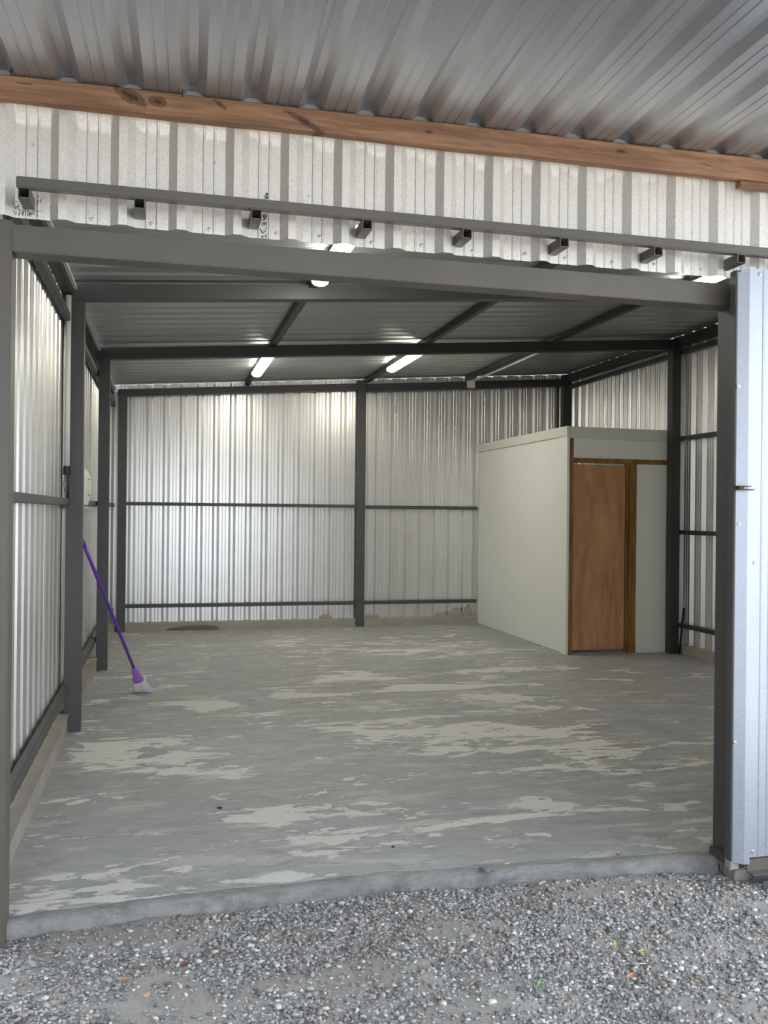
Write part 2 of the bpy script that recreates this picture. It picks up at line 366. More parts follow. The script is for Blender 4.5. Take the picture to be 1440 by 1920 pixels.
# fixing screws
def screw_mesh():
    bm = bmesh.new(); prof = [(.0085, 0), (.0085, .0012), (.0075, .0018), (.0048, .002), (.0048, .0055), (.0035, .0066)]
    rings = [[bm.verts.new((r * math.cos(math.pi * k / 6), -h, r * math.sin(math.pi * k / 6))) for k in range(12)] for r, h in prof]
    for a_, b_ in zip(rings, rings[1:]):
        for k in range(12):
            f = bm.faces.new((a_[k], a_[(k + 1) % 12], b_[(k + 1) % 12], b_[k])); f.material_index = 1 if a_ is rings[1] or a_ is rings[0] else 0
    bm.faces.new(rings[-1]); bmesh.ops.recalc_face_normals(bm, faces=bm.faces)
    me = bpy.data.meshes.new('screw'); bm.to_mesh(me); bm.free(); me.materials.append(ZINC); me.materials.append(ZINC); return me
SCREW = screw_mesh()
for x, z in [(.061, 2.569), (.273, 2.556), (.481, 2.557), (.69, 2.556), (.942, 2.562), (1.108, 2.564), (1.316, 2.559), (1.518, 2.565), (1.735, 2.56), (1.962, 2.567), (2.14, 2.563), (2.355, 2.562), (2.55, 2.570), (2.775, 2.565), (-.145, 2.566)]:
    link('screw', SCREW, sheet_at(WF, x), (x, -.0117, z))
for x in np.arange(.3, 6, P * 2): link('screw', SCREW, sheet_at(WB, x), (x, 8.085, .32)).scale = (.8, .8, .8)

# concrete upstands the sheets stand on
def curb(name, x, y, z, label, nseg=40, along='x'):
    L0, L1 = (x if along == 'x' else y); bm = bmesh.new()
    t = np.linspace(L0, L1, nseg); S = y if along == 'x' else x; rows_ = []
    for q in t:
        j = lambda s: (random.random() - .5) * s
        ring = [(S[0] + j(.006), z[0]), (S[0] + j(.008), z[1] - .012 + j(.006)), (S[0] + .01 + j(.006), z[1] + j(.005)), (S[1], z[1] + j(.004)), (S[1], z[0])]
        rows_.append([bm.verts.new((q, a_, b_) if along == 'x' else (a_, q, b_)) for a_, b_ in ring])
    for a_, b_ in zip(rows_, rows_[1:]):
        for k in range(5): bm.faces.new((a_[k], a_[(k + 1) % 5], b_[(k + 1) % 5], b_[k]))
    bm.faces.new(rows_[0]); bm.faces.new(rows_[-1][::-1])
    o = bm_done(name, bm, CONC); tag(o, label, 'curb', 'concrete upstands under the wall sheets', 'structure'); return o
curb('concrete_curb', (-.2, 3.02), (8.02, 8.16), (-.02, .10), 'concrete upstand under the back wall between corner post and middle post')
curb('concrete_curb', (3.14, 4.733), (8.02, 8.16), (-.02, .10), 'concrete upstand under the back wall beside the white cubicle', 24)
curb('concrete_curb', (-.075, -.23), (.10, 3.05), (-.02, .125), 'nearest concrete upstand under the side wall, front post to second post', 40, 'y')
curb('concrete_curb', (-.055, -.23), (3.06, 5.27), (-.02, .125), 'concrete upstand under the side wall beside the broom bristles', 30, 'y')
curb('concrete_curb', (-.035, -.23), (5.39, 8.10), (-.02, .11), 'farthest concrete upstand under the side wall, near the back corner', 30, 'y')
curb('concrete_curb', (6.01, 6.16), (.1, 5.2), (-.02, .10), 'concrete upstand under the wall in front of the leaning bar', 40, 'y')
# mortar squeezed out over the curb on the back wall
for k, (x, w_, h_) in enumerate([(2.62, .10, .06), (4.42, .12, .10), (4.22, .10, .06), (4.60, .06, .15), (3.25, .10, .05)]):
    bm = bmesh.new(); bmesh.ops.create_icosphere(bm, subdivisions=3, radius=1)
    for q in bm.verts:
        s_ = 1 + .5 * (vnoise(np.array([q.co.x * 3 + k * 7]), np.array([q.co.z * 3]), 4)[0] - .5); q.co = Vector((q.co.x * w_ * s_, q.co.y * .022, q.co.z * h_ * s_))
    o = bm_done('mortar_patch', bm, CONC, wb, True, (x, 8.085, .10))
bm = bmesh.new(); bmesh.ops.create_icosphere(bm, subdivisions=3, radius=1)
for q in bm.verts: q.co = Vector((q.co.x * .34 * (1 + .2 * math.sin(q.co.x * 5)), q.co.y * .07, max(-.1, q.co.z) * .055))
DARKM = mat('dark_mortar', (.13, .125, .105), .95)
o = bm_done('mortar_fillet', bm, DARKM, None, True); o.location = (.98, 8.02, .0); tag(o, 'low heap of dark mortar against the back wall upstand', 'mortar')

# =============================================================== FRAME: posts
def post(x, y, z, m, label, plate=None, seam=None):
    t = empty('steel_post', (x[0], y[0], z[0])); tag(t, label, 'post', 'dark painted steel posts')
    if seam: box('shaft', x, y, (z[0], seam - .001), m, t); box('shaft_extension', (x[0] + .0006, x[1] - .0006), (y[0] + .0006, y[1]), (seam + .001, z[1]), m, t)
    else: box('shaft', x, y, z, m, t)
    if plate: box('base_plate', *plate, m, t, bev=.002)
    return t
post((-.112, 0), (0, .10), (-.10, 2.532), STEELF, 'front steel post beside the opening, nearest to the gravel on the broom side')
post((-.104, .004), (2.905, 3.005), (-.01, 2.92), STEEL, 'second steel post of the broom side, one metre before the broom head')
post((-.062, .038), (5.265, 5.365), (-.01, 2.915), STEEL, 'third steel post of the broom side, behind the broom handle')
post((-.012, .09), (7.92, 8.02), (-.01, 2.92), STEEL, 'steel corner post where the broom side meets the back wall')
post((3.015, 3.125), (7.99, 8.06), (-.01, 3.25), STEEL, 'steel post standing in the middle of the back wall', seam=.68)
post((5.925, 6.035), (7.93, 8.03), (-.01, 3.45), STEELK, 'steel corner post rising behind the white cubicle')
post((5.905, 6.005), (5.178, 5.284), (-.01, 3.40), STEELK, 'dark steel post touching the white cubicle')
post((2.942, 3.045), (.005, .105), (-.02, 2.532), STEEL, 'front steel post beside the sliding door', plate=((2.912, 2.943), (.0, .085), (-.004, .032)))

# beams: bottom z = 2.915 + .07 x
def slope_beam(name, x, y, z0, h, m, label, cat='beam', group='sloping steel beams under the roof'):
    o = box(name, x, y, (z0, z0 + h), m, None, .07); tag(o, label, cat, group); return o
o = box('steel_beam', (0.0, 2.95), (0, .10), (2.421, 2.518), STEELF); tag(o, 'thick grey steel header beam across the top of the opening', 'beam')
slope_beam('steel_beam', (-.13, 6.06), (2.905, 3.005), 2.925, .105, STEEL, 'first sloping steel roof beam behind the header')
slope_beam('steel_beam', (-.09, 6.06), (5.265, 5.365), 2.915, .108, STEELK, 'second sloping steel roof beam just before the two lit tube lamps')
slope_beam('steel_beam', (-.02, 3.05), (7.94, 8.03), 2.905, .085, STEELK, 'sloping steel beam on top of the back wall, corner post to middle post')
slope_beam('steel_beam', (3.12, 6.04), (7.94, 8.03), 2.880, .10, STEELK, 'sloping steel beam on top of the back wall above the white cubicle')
# girts
def girt(x, y, z, label, m=STEEL):
    o = box('steel_girt', x, y, z, m); tag(o, label, 'girt', 'horizontal steel wall rails'); return o
L_ = 'steel wall rail on the broom side, '
girt((-.118, -.078), (.10, 2.905), (1.530, 1.575), L_ + 'middle height, nearest bay')
girt((-.118, -.078), (.10, 2.905), (.245, .315), L_ + 'lowest, nearest bay')
girt((-.118, -.078), (.10, 2.905), (2.755, 2.81), L_ + 'highest, nearest bay')
girt((-.118, -.072), (3.005, 5.265), (1.535, 1.58), L_ + 'middle height, bay with the white meter box')
girt((-.118, -.072), (3.005, 5.265), (.245, .30), L_ + 'lowest, bay with the broom')
girt((-.118, -.072), (3.005, 5.265), (2.765, 2.815), L_ + 'highest, bay with the white meter box')
girt((-.118, -.045), (5.365, 7.92), (1.54, 1.585), L_ + 'middle height, farthest bay')
girt((-.118, -.045), (5.365, 7.92), (.25, .30), L_ + 'lowest, farthest bay')
girt((-.118, -.045), (5.365, 7.92), (2.77, 2.82), L_ + 'highest, farthest bay')
B_ = 'steel wall rail on the back wall, '
girt((.09, 3.02), (8.02, 8.06), (1.565, 1.605), B_ + 'middle height, corner post to middle post')
girt((.09, 3.02), (8.02, 8.06), (.285, .33), B_ + 'lowest, corner post to middle post')
girt((3.12, 4.705), (8.02, 8.06), (1.555, 1.60), B_ + 'middle height, ending at the white cubicle')
girt((3.12, 4.705), (8.02, 8.06), (.285, .33), B_ + 'lowest, ending at the white cubicle')
R_ = 'steel wall rail beside the front post of the sliding door, '
girt((6.007, 6.047), (.1, 5.19), (.285, .33), R_ + 'lowest', STEELK)
girt((6.007, 6.047), (.1, 5.19), (1.30, 1.345), R_ + 'second from the floor', STEELK)
girt((6.007, 6.047), (.1, 5.19), (2.325, 2.37), R_ + 'third from the floor', STEELK)
girt((6.007, 6.047), (.1, 5.19), (3.265, 3.315), R_ + 'highest', STEELK)
girt((6.007, 6.047), (5.295, 7.93), (3.265, 3.315), 'steel wall rail high above the white cubicle, under the roof', STEELK)
# purlins
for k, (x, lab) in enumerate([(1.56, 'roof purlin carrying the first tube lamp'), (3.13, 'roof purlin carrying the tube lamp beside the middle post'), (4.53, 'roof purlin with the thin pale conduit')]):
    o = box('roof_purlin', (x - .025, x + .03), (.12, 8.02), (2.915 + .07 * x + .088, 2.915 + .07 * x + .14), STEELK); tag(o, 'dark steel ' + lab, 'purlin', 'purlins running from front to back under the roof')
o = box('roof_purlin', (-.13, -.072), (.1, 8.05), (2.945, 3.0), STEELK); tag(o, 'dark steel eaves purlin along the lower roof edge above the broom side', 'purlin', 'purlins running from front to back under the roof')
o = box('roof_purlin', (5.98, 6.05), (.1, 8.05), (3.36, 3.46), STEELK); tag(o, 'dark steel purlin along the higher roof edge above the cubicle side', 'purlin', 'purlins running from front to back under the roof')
# eaves flashing strips, pale
o = box('eaves_strip', (-.066, -.045), (.2, 8.0), (2.985, 3.008), PVC, bev=.002); tag(o, 'thin pale metal strip along the lower roof edge', 'flashing')

# =============================================================== ROOF + CANOPY
ceil = empty('ceiling'); tag(ceil, 'dark underside of the sloping corrugated roof', 'roof', kind='structure')
for k in range(8):
    y0 = .03 + k * 5 * P
    pts = ([(-.008, 0)] if k == 0 else []) + profile(P, 0, 5, y0); pts += [(y0 + 5 * P, 0), (y0 + 5 * P + .0295, .025), (y0 + 5 * P + .0595, .025)]
    pts = [(min(u, 8.2), d) for u, d in pts if u < 8.22]
    off = .0016 * (k % 2)
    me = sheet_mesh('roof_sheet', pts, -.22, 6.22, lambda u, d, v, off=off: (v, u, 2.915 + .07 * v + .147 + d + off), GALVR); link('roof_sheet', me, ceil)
can = empty('canopy_roof'); tag(can, 'grey corrugated canopy roof over the gravel in front', 'roof', kind='structure')
PC_ = .2168
for k in range(-3, 5):
    st = .192 - .0445 - 6 * PC_ + k * 5 * PC_
    pts = profile(PC_, 0, 5, st, fl=.031, crest=.030) + [(st + 5 * PC_, 0), (st + 5 * PC_ + .031, .025), (st + 5 * PC_ + .061, .025)]
    off = .0016 * (k % 2)
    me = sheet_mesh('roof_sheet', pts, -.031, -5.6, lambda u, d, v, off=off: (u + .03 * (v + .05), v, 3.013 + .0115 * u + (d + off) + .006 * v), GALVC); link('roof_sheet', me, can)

ew = empty('wall_added_shade'); tag(ew, 'added dark corrugated wall, out of view, shading the front wall ribs', 'wall', kind='structure')
sheets(ew, -5.6, 6, -.05, 2.96, lambda u, d, v: (-2.2 - d, u, v), SHADESHEET, lim=(-5.62, -.06))  # added out-of-view wall, keeps the left rib flanks dark
RIBBLOCK = mat('rib_light_block', (.30, .29, .27), .7)  # for the added blocks that plug the ribs against light
fv = [(-.050, .001), (.050, .001), (.0145, .0235), (-.0145, .0235)]
fm = mesh('rib_light_block', [(a_, y_, b_) for y_ in (-.012, .012) for a_, b_ in fv], [(0, 1, 2, 3), (7, 6, 5, 4), (0, 4, 5, 1), (1, 5, 6, 2), (2, 6, 7, 3), (3, 7, 4, 0)], RIBBLOCK)
for k in range(-5, 20):  # added plugs, hide glaring daylight at the canopy rib ends
    x = .192 + k * PC_; link('rib_light_block', fm, can, (x + .001, -.046, 3.013 + .0115 * x))
fv2 = [(-.043, -.0012), (.043, -.0012), (.0145, -.0242), (-.0145, -.0242)]
fm2 = mesh('rib_light_block', [(a_, b_, z_) for z_ in (-.012, .012) for a_, b_ in fv2], [(0, 1, 2, 3), (7, 6, 5, 4), (0, 4, 5, 1), (1, 5, 6, 2), (2, 6, 7, 3), (3, 7, 4, 0)], RIBBLOCK)
for k in range(-4, 29):  # added plugs, stop sun leaking indoors through the front rib tops
    x = .129 + k * P + .0445; link('rib_light_block', fm2, wf, (x, -.0100, 3.044 + .07 * x))
# timber wall plate under the canopy
def timber_beam(x0, x1, y, zb0, zb1, zt0, zt1, name, m, nseg=90):
    bm = bmesh.new(); rings = []
    for i in range(nseg + 1):
        t = i / nseg; x = x0 + (x1 - x0) * t; zb = zb0 + (zb1 - zb0) * t; zt = zt0 + (zt1 - zt0) * t
        j = lambda s: (vnoise(np.array([x * 3.1 + s * 9]), np.array([s * 3.3]), 8)[0] - .5) * .006
        ring = [(y[0] + j(1), zb + .004 + j(2)), (y[0] + .004 + j(1), zb + j(2)), (y[1] - .003, zb + j(3)), (y[1], zt), (y[0] + .004 + j(4), zt + j(5) * .5), (y[0] + j(4), zt - .005 + j(5) * .5)]
        rings.append([bm.verts.new((x, a_, b_)) for a_, b_ in ring])
    for a_, b_ in zip(rings, rings[1:]):
        for k in range(6): bm.faces.new((a_[k], a_[(k + 1) % 6], b_[(k + 1) % 6], b_[k]))
    bm.faces.new(rings[0]); bm.faces.new(rings[-1][::-1]); return bm_done(name, bm, m)
o = timber_beam(-1.6, 3.9, (-.088, -.037), 2.928 - .008, 2.952, 2.991, 3.054, 'timber_beam', BEAMWOOD)
tag(o, 'long rough sawn brown timber beam with knots under the canopy sheets', 'beam')
o = timber_beam(2.925, 3.9, (-.075, -.037), 2.918, 2.92, 2.945, 2.95, 'timber_packer', BEAMWOOD, 12)
tag(o, 'short brown timber packer under the end of the timber beam', 'timber')
# nails through the canopy crests
for k, x in enumerate((.007, .585)):
    bm = bmesh.new(); tube(bm, [(x, -.10, 3.0), (x + .002, -.099, 3.033)], .0022, 6); o = bm_done('nail', bm, BLACK); tag(o, ['dark nail tip above the end of the timber beam', 'dark nail tip above the long knot of the timber beam'][k], 'nail', 'nails through the canopy')

# =============================================================== SLIDING DOOR RAIL
rail = empty('door_rail', (0, 0, 0)); tag(rail, 'grey square steel rail on stub brackets across the front wall', 'rail')
box('rail_tube', (.032, 6.1), (-.135, -.098), (2.608, 2.645), STEELF, rail, bev=.003)
for x in (.058, .441, .854, 1.270, 1.668, 2.078, 2.498, 2.890, 3.31, 3.73, 4.15, 4.57, 4.99, 5.41):
    bm = bmesh.new(); hollow_tube_y(bm, (x - .019, x + .019), (-.134, -.011), (2.570, 2.6075)); bm_done('stub_bracket', bm, STEELF, rail)

# =============================================================== SLIDING DOOR
sdoor = empty('sliding_door', (2.872, -.12, .03)); tag(sdoor, 'corrugated galvanised sliding door standing open beside the opening', 'door')
DX0, DX1, DZ0, DZ1 = 2.872, 5.9, .035, 2.555
box('frame_stile', (DX0, DX0 + .04), (-.122, -.080), (DZ0 + .005, DZ1 - .012), STEEL, sdoor)
box('frame_stile', (DX1 - .04, DX1), (-.122, -.080), (DZ0 + .005, DZ1 - .012), STEEL, sdoor)
box('frame_rail', (DX0 + .04, DX1 - .04), (-.120, -.082), (DZ0 + .012, DZ0 + .052), STEEL, sdoor)
box('frame_rail', (DX0 + .04, DX1 - .04), (-.120, -.082), (1.30, 1.34), STEEL, sdoor)
box('frame_rail', (DX0 + .04, DX1 - .04), (-.120, -.082), (DZ1 - .055, DZ1 - .015), STEEL, sdoor)
for k in range(3):
    s0 = 2.879 + k * 5 * P
    pts = profile(P, 0, 5, s0)
    if k == 0: pts[0] = (2.874, -.006); pts[1] = (2.922, .022); pts[2] = (2.948, .022); pts[3] = (2.962, 0)
    pts += [(s0 + 5 * P, 0), (s0 + 5 * P + .0295, .025), (s0 + 5 * P + .0595, .025)]
    pts = [(min(u, 5.9), d) for u, d in pts if u < 5.95]; off = .0016 * (k % 2)
    if k == 0: top = lambda u: DZ1 - (.028 if u < 2.9 else 0); bot = lambda u: DZ0 + (.006 if u < 2.9 else 0) + (.018 if u > 2.955 else 0)
    else: top = DZ1; bot = DZ0 + .018
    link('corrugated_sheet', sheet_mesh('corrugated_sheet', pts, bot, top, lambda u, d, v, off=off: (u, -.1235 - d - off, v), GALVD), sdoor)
for x, z, y in ((2.986, 2.533, -.1245), (2.885, 2.051, -.127), (2.893, 1.468, -.129), (2.972, 1.305, -.1245), (2.885, .547, -.127), (2.978, .078, -.1245), (3.18, 2.533, -.1245), (3.18, .078, -.1245)):
    link('screw', SCREW, sdoor, (x, y, z))
RUST = mat('rusty_steel', (.10, .06, .04), .8)
bm = bmesh.new(); add_box(bm, (2.872, 2.942), (-.165, -.12), (1.612, 1.616), bev=.0008); add_box(bm, (2.872, 2.932), (-.160, -.125), (1.626, 1.630), bev=.0008); add_box(bm, (2.876, 2.90), (-.15, -.122), (1.616, 1.626))
bm_done('latch_bracket', bm, RUST, sdoor)
# door-frame foot: bare mortar-splashed end + guide angle + ground rail
box('stile_foot', (DX0 + .001, DX0 + .042), (-.121, -.081), (DZ0 - .028, DZ0 + .010), LIP, sdoor, bev=.002)
gb = empty('guide_bracket', (2.96, -.12, 0)); tag(gb, 'pale grey steel angle under the bottom edge of the sliding door', 'bracket')
boxes('angle', [((2.958, 3.06), (-.118, -.112), (-.008, .044)), ((2.958, 3.06), (-.155, -.112), (-.012, -.007))], STEELF, gb)
gr = empty('ground_rail', (2.98, -.02, -.1)); tag(gr, 'dark steel ground rail below the sliding door, half in gravel', 'rail')
boxes('channel', [((3.0, 6.0), (-.165, -.160), (-.085, -.035)), ((3.0, 6.0), (-.10, -.095), (-.085, -.035)), ((3.0, 6.0), (-.165, -.095), (-.09, -.085))], STEEL, gr)
bm = bmesh.new(); add_box(bm, (2.948, 3.06), (-.05, .06), (-.12, -.028)); bmesh.ops.subdivide_edges(bm, edges=bm.edges[:], cuts=6, use_grid_fill=True)
for q in bm.verts:
    q.co += Vector((random.uniform(-1, 1), random.uniform(-1, 1), random.uniform(-1, 1))) * .004
    if q.co.x > 3.0: q.co.x -= (q.co.x - 3.0) * (.004 - q.co.z) * 6; 
o = bm_done('concrete_footing', bm, CONC); tag(o, 'broken lump of concrete footing under the sliding door corner', 'concrete')

# writing on the front wall (marker strokes on a pan) ---------------
STR = [[(0.885, 2.547), (0.9027, 2.5485)], [(0.9026, 2.5561), (0.9028, 2.5392)], [(0.885, 2.547), (0.8918, 2.5399)], [(0.8797, 2.5761), (0.8811, 2.5694), (0.8865, 2.5665), (0.8849, 2.5613), (0.8908, 2.5568), (0.8953, 2.5622), (0.8941, 2.5689)], [(0.9, 2.5694), (0.9009, 2.5644)], [(0.9024, 2.5815), (0.9024, 2.5738)], [(0.89, 2.5871), (0.8888, 2.5938), (0.8926, 2.5983), (0.896, 2.5944), (0.896, 2.5902), (0.898, 2.5963), (0.9017, 2.6008), (0.9047, 2.5969), (0.9028, 2.5891)], [(0.8895, 2.6074), (0.8953, 2.6087), (0.8995, 2.615), (0.8936, 2.6179)], [(0.891, 2.621), (0.9011, 2.6199)], [(0.8935, 2.6221), (0.8909, 2.6269), (0.8951, 2.6307), (0.8994, 2.626), (0.9036, 2.6222), (0.9035, 2.6354)], [(0.8886, 2.6884), (0.892, 2.6845), (0.9013, 2.6829)], [(0.8929, 2.6821), (0.8987, 2.6911), (0.9036, 2.7017)], [(0.8944, 2.7016), (0.9004, 2.6938), (0.9063, 2.6901), (0.9067, 2.6986), (0.9011, 2.6989)], [(0.907, 2.7071), (0.9019, 2.712), (0.9002, 2.7064), (0.9066, 2.7054), (0.9061, 2.7104)]]
def strokes(name, lst, w, y, parent, m=MARK):
    bm = bmesh.new()
    for s_ in lst:
        for a_, b_ in zip(s_, s_[1:]):
            a_ = Vector(a_); b_ = Vector(b_); d = (b_ - a_).normalized() * w * .5; p = Vector((-d.y, d.x)); a2 = a_ - d; b2 = b_ + d
            q = [a2 - p, b2 - p, b2 + p, a2 + p]
            bv = [bm.verts.new((c.x, y, c.y)) for c in q] + [bm.verts.new((c.x, y - .0003, c.y)) for c in q]
            for f in ((0, 1, 2, 3), (7, 6, 5, 4), (0, 4, 5, 1), (1, 5, 6, 2), (2, 6, 7, 3), (3, 7, 4, 0)): bm.faces.new([bv[i] for i in f])
    return bm_done(name, bm, m, parent)
o = strokes('handwritten_number', STR, .0026, -.0142, wf)
sc_ = []
for k in range(16):
    x = random.choice([random.uniform(.012, .03), random.uniform(.08, .10)]); z = random.uniform(2.545, 2.62); sc_.append([(x, z), (x + random.uniform(-.008, .008), z + random.uniform(-.014, .014))])
for k in range(9): x = .03 + k * .006; sc_.append([(x, 2.567), (x - .003 + random.uniform(-.004, .004), 2.548 + random.uniform(-.004, .006))])
sc_ += [[(0.8713, 2.572), (0.8756, 2.5689)], [(0.8789, 2.576), (0.8831, 2.5696)], [(0.8732, 2.5535), (0.8758, 2.5495)]]
strokes('weld_scorch', sc_, .0018, -.0142, wf)

# =============================================================== LAMPS
def lamp(x, y0, y1, label):
    zb = 2.915 + .07 * x + .088
    t = empty('tube_lamp', (x, y0, zb)); tag(t, label, 'lamp', 'surface mounted LED tube lamps')
    bm = bmesh.new(); add_box(bm, (x - .05, x + .05), (y0 + .01, y1 - .01), (zb - .022, zb - .001), bev=.004); bm_done('housing', bm, LAMPB, t)
    bm = bmesh.new(); rings = []; n_ = 10
    for yy, sc in ((y0, .55), (y0 + .012, .9), (y0 + .03, 1), (y1 - .03, 1), (y1 - .012, .9), (y1, .55)):
        rings.append([bm.verts.new((x + .058 * sc * math.cos(math.pi * k / n_), yy, zb - .018 - .042 * sc * (math.sin(math.pi * k / n_) ** .7 if 0 < k < n_ else 0))) for k in range(n_ + 1)])
    for a_, b_ in zip(rings, rings[1:]):
        for k in range(n_): bm.faces.new((a_[k], a_[k + 1], b_[k + 1], b_[k]))
        bm.faces.new((a_[0], b_[0], b_[n_], a_[n_]))
    bm.faces.new(rings[0]); bm.faces.new(rings[-1][::-1]); o = bm_done('diffuser', bm, LAMPM, t, True); o['label'] = 'glowing white diffuser'
    return t
lamp(1.562, 1.40, 2.64, 'lit tube lamp on the first purlin, its end peeking under the header')
lamp(1.562, 5.62, 6.86, 'lit tube lamp behind the second roof beam, the one nearer the broom')
lamp(3.132, 5.50, 6.74, 'lit tube lamp behind the second roof beam, the one nearer the cubicle')
lamp(4.53, 2.15, 2.8, 'lit tube lamp glimpsed through the slot beside the sliding door')

# electrical bits
jb = empty('junction_box', (4.50, 7.90, 3.20)); tag(jb, 'small cream junction box on the beam above the back wall', 'junction box')
box('box_body', (4.505, 4.615), (7.905, 7.94), (3.205, 3.298), PVCG, jb, bev=.006); box('lid', (4.510, 4.610), (7.897, 7.905), (3.210, 3.295), PVCG, jb, bev=.002)
bm = bmesh.new(); tube(bm, [(4.56, 7.925, 3.32), (4.56, 7.90, 3.318), (4.548, 7.8, 3.285), (4.50, 6.6, 3.262), (4.41, 5.37, 3.232)], .011, 8); o = bm_done('conduit', bm, PVCG, None, True); tag(o, 'thin pale conduit running from the junction box along the purlin', 'conduit')
vc = empty('wall_conduit', (-.09, 2.83, 1.59)); tag(vc, 'pale vertical conduit with black socket beside the second post', 'conduit')
bm = bmesh.new(); tube(bm, [(-.092, 2.84, 1.785), (-.092, 2.84, 2.93)], .018, 12); bm_done('pipe', bm, PVC, vc, True)
bm = bmesh.new(); tube(bm, [(-.092, 2.84, 1.745), (-.092, 2.84, 1.790)], .023, 12); tube(bm, [(-.092, 2.84, 1.735), (-.092, 2.84, 1.743)], .027, 12); bm_done('coupling', bm, BLACK, vc, False)
bm = bmesh.new(); tube(bm, [(-.082, 2.84, 1.74), (-.080, 2.84, 1.65), (-.083, 2.85, 1.578)], .005, 6); tube(bm, [(-.100, 2.84, 1.74), (-.103, 2.845, 1.64), (-.094, 2.85, 1.60), (-.088, 2.85, 1.578)], .0022, 6); tube(bm, [(-.106, 2.84, 1.74), (-.110, 2.84, 1.66), (-.10, 2.85, 1.585)], .0018, 6); bm_done('cable', bm, BLACK, vc, True)
mb = empty('meter_box', (-.07, 3.8, 1.53)); tag(mb, 'cream rounded electrical box on the wall behind the second post', 'box')
bm = bmesh.new(); rings = []
for yy, s_ in ((3.58, .8), (3.60, 1.0), (3.98, 1.0), (4.0, .8)):
    pr = [(-.071, 1.54), (-.071, 1.815), (-.055, 1.818), (-.043, 1.808), (-.026, 1.76), (-.020, 1.70), (-.022, 1.65), (-.030, 1.60), (-.046, 1.54)]
    rings.append([bm.verts.new((-.071 + (a_ + .071) * s_, yy, 1.685 + (b_ - 1.685) * (.97 if s_ < 1 else 1))) for a_, b_ in pr])
for a_, b_ in zip(rings, rings[1:]):
    for k in range(9): bm.faces.new((a_[k], a_[(k + 1) % 9], b_[(k + 1) % 9], b_[k]))
bm.faces.new(rings[0]); bm.faces.new(rings[-1][::-1]); bm_done('cover', bm, WHITEBOX, mb)
boxes('slot', [((-.040, -.0205), (3.64, 3.96), (1.735, 1.739)), ((-.044, -.0235), (3.74, 3.95), (1.612, 1.617))], STEEL, mb)
o = box('cable_trunking', (-.118, -.09), (3.02, 5.25), (1.508, 1.533), PVC, bev=.003); tag(o, 'white cable trunking under the wall rail below the cream box', 'trunking')

# =============================================================== CUBICLE
cb = empty('cubicle', (4.72, 5.30, 0)); tag(cb, 'white panelled cubicle with a brown plywood door in the back corner', 'cubicle')
YF = 5.305
box('side_panel', (4.735, 4.765), (5.425, 6.705), (.005, 2.36), PANEL, cb, bev=.001)
box('side_panel', (4.735, 4.765), (6.709, 8.075), (.005, 2.36), PANEL, cb, bev=.001)
box('corner_trim', (4.722, 4.752), (5.302, 5.43), (0, 2.37), PANEL, cb, bev=.002)
box('top_trim', (4.712, 4.75), (5.290, 8.06), (2.348, 2.452), TRIMM, cb, bev=.002)
box('top_trim', (4.750, 5.35), (5.292, 5.32), (2.325, 2.447), TRIMM, cb, bev=.002)
box('top_trim', (5.352, 5.95), (5.292, 5.32), (2.322, 2.444), TRIMM, cb, bev=.002)
box('wall_trim', (4.722, 4.74), (7.985, 8.02), (.01, 2.35), TRIMM, cb, bev=.001)
box('front_panel', (4.80, 5.93), (5.315, 5.34), (2.115, 2.33), PANEL, cb, bev=.001)
box('front_panel', (5.556, 5.93), (5.315, 5.34), (.10, 2.062), PANEL, cb, bev=.001)
box('skirting_board', (5.558, 5.94), (5.300, 5.318), (.0, .113), PANEL, cb, bev=.002)
box('door_post', (4.752, 4.799), (5.306, 5.37), (0, 2.345), FRAMEWOOD, cb, bev=.002)
box('door_post', (5.470, 5.553), (5.304, 5.37), (0, 2.062), FRAMEWOOD, cb, bev=.002)
box('door_stop', (5.434, 5.468), (5.325, 5.37), (0.02, 2.062), FRAMEWOOD, cb, bev=.002)
box('lintel', (4.80, 5.94), (5.304, 5.37), (2.064, 2.114), FRAMEWOOD, cb, bev=.002)
dr = box('door', (4.803, 5.428), (5.330, 5.360), (.045, 2.045), PLY, cb, bev=.003); dr['label'] = 'brown plywood door'
box('threshold', (4.80, 5.47), (5.35, 5.42), (-.004, .006), CONC, cb, bev=.002)
SMALL = SCREW
for (x, z) in ((4.9, 2.36), (5.3, 2.36), (5.45, 2.36), (5.85, 2.36)):
    q = link('screw', SMALL, cb, (x, 5.292, z)); q.scale = (.6, .6, .6)
for z in (.32, .9, 1.5, 2.0):
    q = link('screw', SMALL, cb, (4.7225, 5.41, z)); q.rotation_euler = (0, 0, -math.pi / 2); q.scale = (.6, .6, .6)
# leaning bar
bm = bmesh.new(); tube(bm, [(5.978, 5.12, .0), (6.045, 5.145, .50)], .012, 8); o = bm_done('steel_bar', bm, BLACK, None, True); tag(o, 'black steel bar leaning beside the dark post', 'bar')

